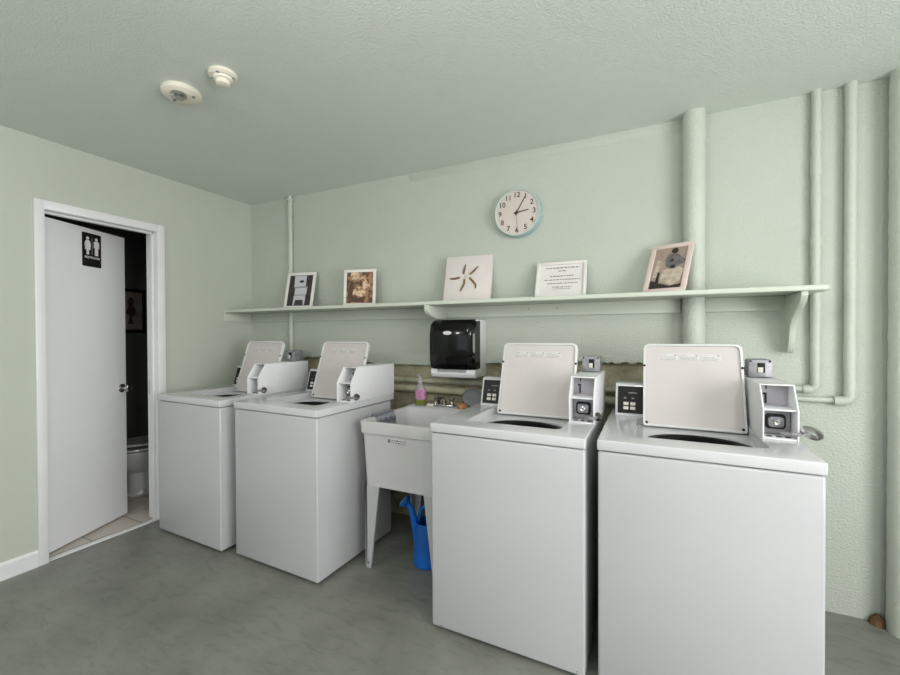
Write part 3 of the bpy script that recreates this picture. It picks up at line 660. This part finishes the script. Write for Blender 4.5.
# faucet
fa = empty('faucet', (2.04, -.12, SZ+.0125), 0, 'chrome two handled faucet standing on the back ledge of the utility sink', 'faucet')
b = MB(); b.box(-.09, .09, -.025, .025, 0, .014, bev=.005); b.lathe([(.016, .012), (.015, .04), (0, .045)], (0, 0, 0), n=16); b.build('base', 'chrome', fa)
b = MB(); b.tube([(0, 0, .03), (0, -.01, .06), (0, -.07, .065), (0, -.13, .05), (0, -.14, .03)], .009, 12, fillet=.02); b.build('spout', 'chrome', fa)
for sx_ in (-1, 1):
    b = MB(); b.lathe([(.014, .012), (.013, .03), (.01, .036), (.022, .042), (.024, .058), (.018, .066), (0, .068)], (sx_*.068, 0, 0), n=16); b.build('handle', 'chrome', fa)
fa.scale = (.85, .95, 1)
# soap bottle
sb = empty('soap_bottle', (1.875, -.16, SZ+.0125), 0, 'clear pump soap bottle with purple label standing on the sink ledge', 'bottle')
sb.scale = (1.12, 1.12, 1.12)
b = MB(); b.lathe([(0, 0), (.032, 0), (.036, .006), (.036, .085), (.033, .105), (.022, .125), (.014, .132), (.014, .142), (0, .142)], n=24, sy=.7); b.build('bottle_body', 'bottle', sb)
b = MB(); b.lathe([(.034, .004), (.0366, .008), (.0366, .038), (.034, .0395)], n=24, sy=.705); b.build('liquid', 'green', sb)
b = MB(); b.lathe([(.0364, .04), (.0366, .042), (.0366, .1), (.034, .104)], n=24, sy=.705); b.build('label_wrap', 'purple', sb)
b = MB(); b.lathe([(0, .14), (.015, .14), (.015, .155), (.006, .158), (.005, .185), (0, .185)], n=14); b.box(-.008, .008, -.04, .01, .183, .195, bev=.003); b.build('pump', 'bottle', sb)
# small things on the ledge
b = MB(); b.lathe([(0, 0), (.03, 0), (.036, .012), (.032, .028), (.018, .034), (0, .034)], n=16); tag(b.build('copper_scourer', 'orange', loc=(2.185, -.145, SZ+.0125)), 'orange copper scouring ball on the sink ledge beside the faucet', 'scourer')
b = MB(); b.lathe([(0, 0), (.066, 0), (.07, .006), (.062, .012), (.05, .008), (.02, .012), (0, .012)], n=32, sy=.8, X=Matrix.Rotation(PI/2-.15, 4, 'X') @ Matrix.Scale(1.12, 4)); tag(b.build('round_strainer', 'greydish', loc=(2.235, -.08, SZ+.0755)), 'dark grey oval strainer leaning against the wall at the right end of the sink', 'strainer')
b = MB(); b.box(-.026, .026, -.016, .016, 0, .018, bev=.006); tag(b.build('soap_bar', 'cream', loc=(1.955, -.16, SZ+.0125)), 'small white soap bar on the sink ledge between bottle and faucet', 'soap')
# cloth over the left rim
cl = bmesh.new(); nx, nl = 10, 12; rows = []
for i in range(nx+1):
    u = i/nx; yy = -.56 + .2*u; row = []
    for j, (dx, dz) in enumerate([(-.017, -.05), (-.0165, -.03), (-.015, -.005), (-.01, .007), (.0, .009), (.012, .009), (.02, .006), (.027, -.01), (.034, -.04), (.04, -.08), (.046, -.12)]):
        wv = .0022*math.sin(u*22+j*.5); row.append(cl.verts.new((1.765+dx + (wv if j > 6 else 0), yy + .006*math.sin(j), SZ+dz + .0015*math.sin(u*19) + .001)))
    rows.append(row)
for A, Bq in zip(rows, rows[1:]):
    for k in range(len(A)-1): cl.faces.new((A[k], Bq[k], Bq[k+1], A[k+1]))
bmesh.ops.recalc_face_normals(cl, faces=cl.faces)
bmesh.ops.solidify(cl, geom=list(cl.faces), thickness=.003)
b = MB(); b.merge(cl); tag(b.build('striped_cloth', 'cloth', smooth=60), 'grey striped cloth draped over the left rim of the utility sink', 'cloth')
# watering can under the sink
wc = empty('watering_can', (2.095, -.47, 0), 0, 'blue plastic watering can on the floor under the utility sink', 'watering can')
b = MB(); b.lathe([(0, .0), (.078, .0), (.084, .008), (.08, .12), (.072, .24), (.07, .255), (.064, .255), (.066, .24), (.074, .12), (.07, .012), (0, .012)], n=32); b.build('can_body', 'blue', wc)
b = MB(); b.tube([(-.055, 0, .09), (-.07, -.01, .18), (-.08, -.02, .26), (-.095, -.03, .33), (-.12, -.04, .36)], [.028, .025, .021, .018, .018], 14); sp = b.build('spout', 'blue', wc)
RX = Matrix.Translation((-.112, -.04, .352)) @ Matrix.Rotation(-.75, 4, 'Y') @ Matrix.Rotation(.3, 4, 'X')
b = MB(); b.lathe([(0, 0), (.018, 0), (.036, .02), (.041, .028), (.041, .036), (.034, .038)], n=24, X=RX); b.build('rose', 'blue', wc)
b = MB(); b.lathe([(0, .040), (.034, .037), (.036, .0365)], n=24, X=RX); b.build('rose_plate', 'bluel', wc)
b = MB(); b.tube([(-.06, 0, .245), (-.04, 0, .33), (.02, 0, .36), (.09, 0, .33), (.12, 0, .22), (.105, 0, .12), (.075, 0, .09)], .011, 10, fillet=.03); b.build('handle', 'blue', wc)
# dark pail-like trap clutter under the sink: supply pipes
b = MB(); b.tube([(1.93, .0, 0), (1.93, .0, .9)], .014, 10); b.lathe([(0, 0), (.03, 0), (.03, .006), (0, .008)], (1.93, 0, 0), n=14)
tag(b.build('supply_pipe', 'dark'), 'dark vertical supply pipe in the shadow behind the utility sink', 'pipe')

# ------------------------------------------------------------------ ceiling things
d = empty('smoke_detector', (1.247, -1.382, H), 0, 'large round white smoke detector with clear lens on the ceiling, the left one', 'smoke detector')
b = MB(); b.lathe([(0, 0), (.082, 0), (.086, -.006), (.086, -.022), (.07, -.034), (.03, -.038), (0, -.038)], n=48); b.build('body', 'cream', d)
b = MB(); b.lathe([(.034, -.036), (.033, -.046), (.022, -.056), (0, -.058)], (.022, -.028, 0), n=24); b.build('sensor_dome', 'chrome', d)
b = MB(); b.lathe([(0, -.034), (.007, -.034), (.006, -.041), (0, -.042)], (.064, .018, 0), n=12); b.build('test_button', 'ink', d)
rn = random.Random(2); b = MB(); scribble(b, -.05, -.012, -.02, .009, -.0385, -.0365, rn, X=Matrix.Rotation(PI/2, 4, 'X') @ Matrix.Rotation(PI, 4, 'X')); b.bm.free()
b = MB()
for i in range(5): b.box(-.052+i*.009, -.046+i*.009, -.012, -.004, -.0395, -.0365)
b.build('printed_mark', 'ink', d, smooth=0)
d = empty('heat_detector', (1.553, -1.385, H), 0, 'small round cream heat detector with protruding cone on the ceiling, the right one', 'heat detector')
b = MB(); b.lathe([(0, 0), (.056, 0), (.06, -.005), (.06, -.014), (.05, -.022), (0, -.024)], n=40); b.build('base', 'cream', d)
b = MB(); b.lathe([(.042, -.022), (.04, -.032), (.03, -.036), (.029, -.052), (.022, -.056), (0, -.057)], n=32); b.build('sensor_cone', 'cream', d)
b = MB()
for k in range(4): b.box(.04, .052, -.005, .005, -.0245, -.018, X=Matrix.Rotation(k*PI/2+.5, 4, 'Z'))
b.build('vent_slots', 'zinc', d, smooth=0)
for i, (lx, ly) in enumerate(LAMPS):
    c = empty('ceiling_lamp', (lx, ly, H), 0, ['round flush ceiling lamp nearest the washers, just above the picture edge', 'round flush ceiling lamp added as fill light behind the camera on the left', 'round flush ceiling lamp added as fill light behind the camera on the right'][i], 'ceiling lamp')
    b = MB(); b.lathe([(0, 0), (.15, 0), (.155, -.01), (.155, -.03), (.145, -.035)], n=48); b.build('lamp_base', 'white', c)
    b = MB(); b.lathe([(.142, -.03), (.138, -.06), (.11, -.085), (.06, -.1), (0, -.104)], n=48); b.build('glass_shade', 'lampglass', c)
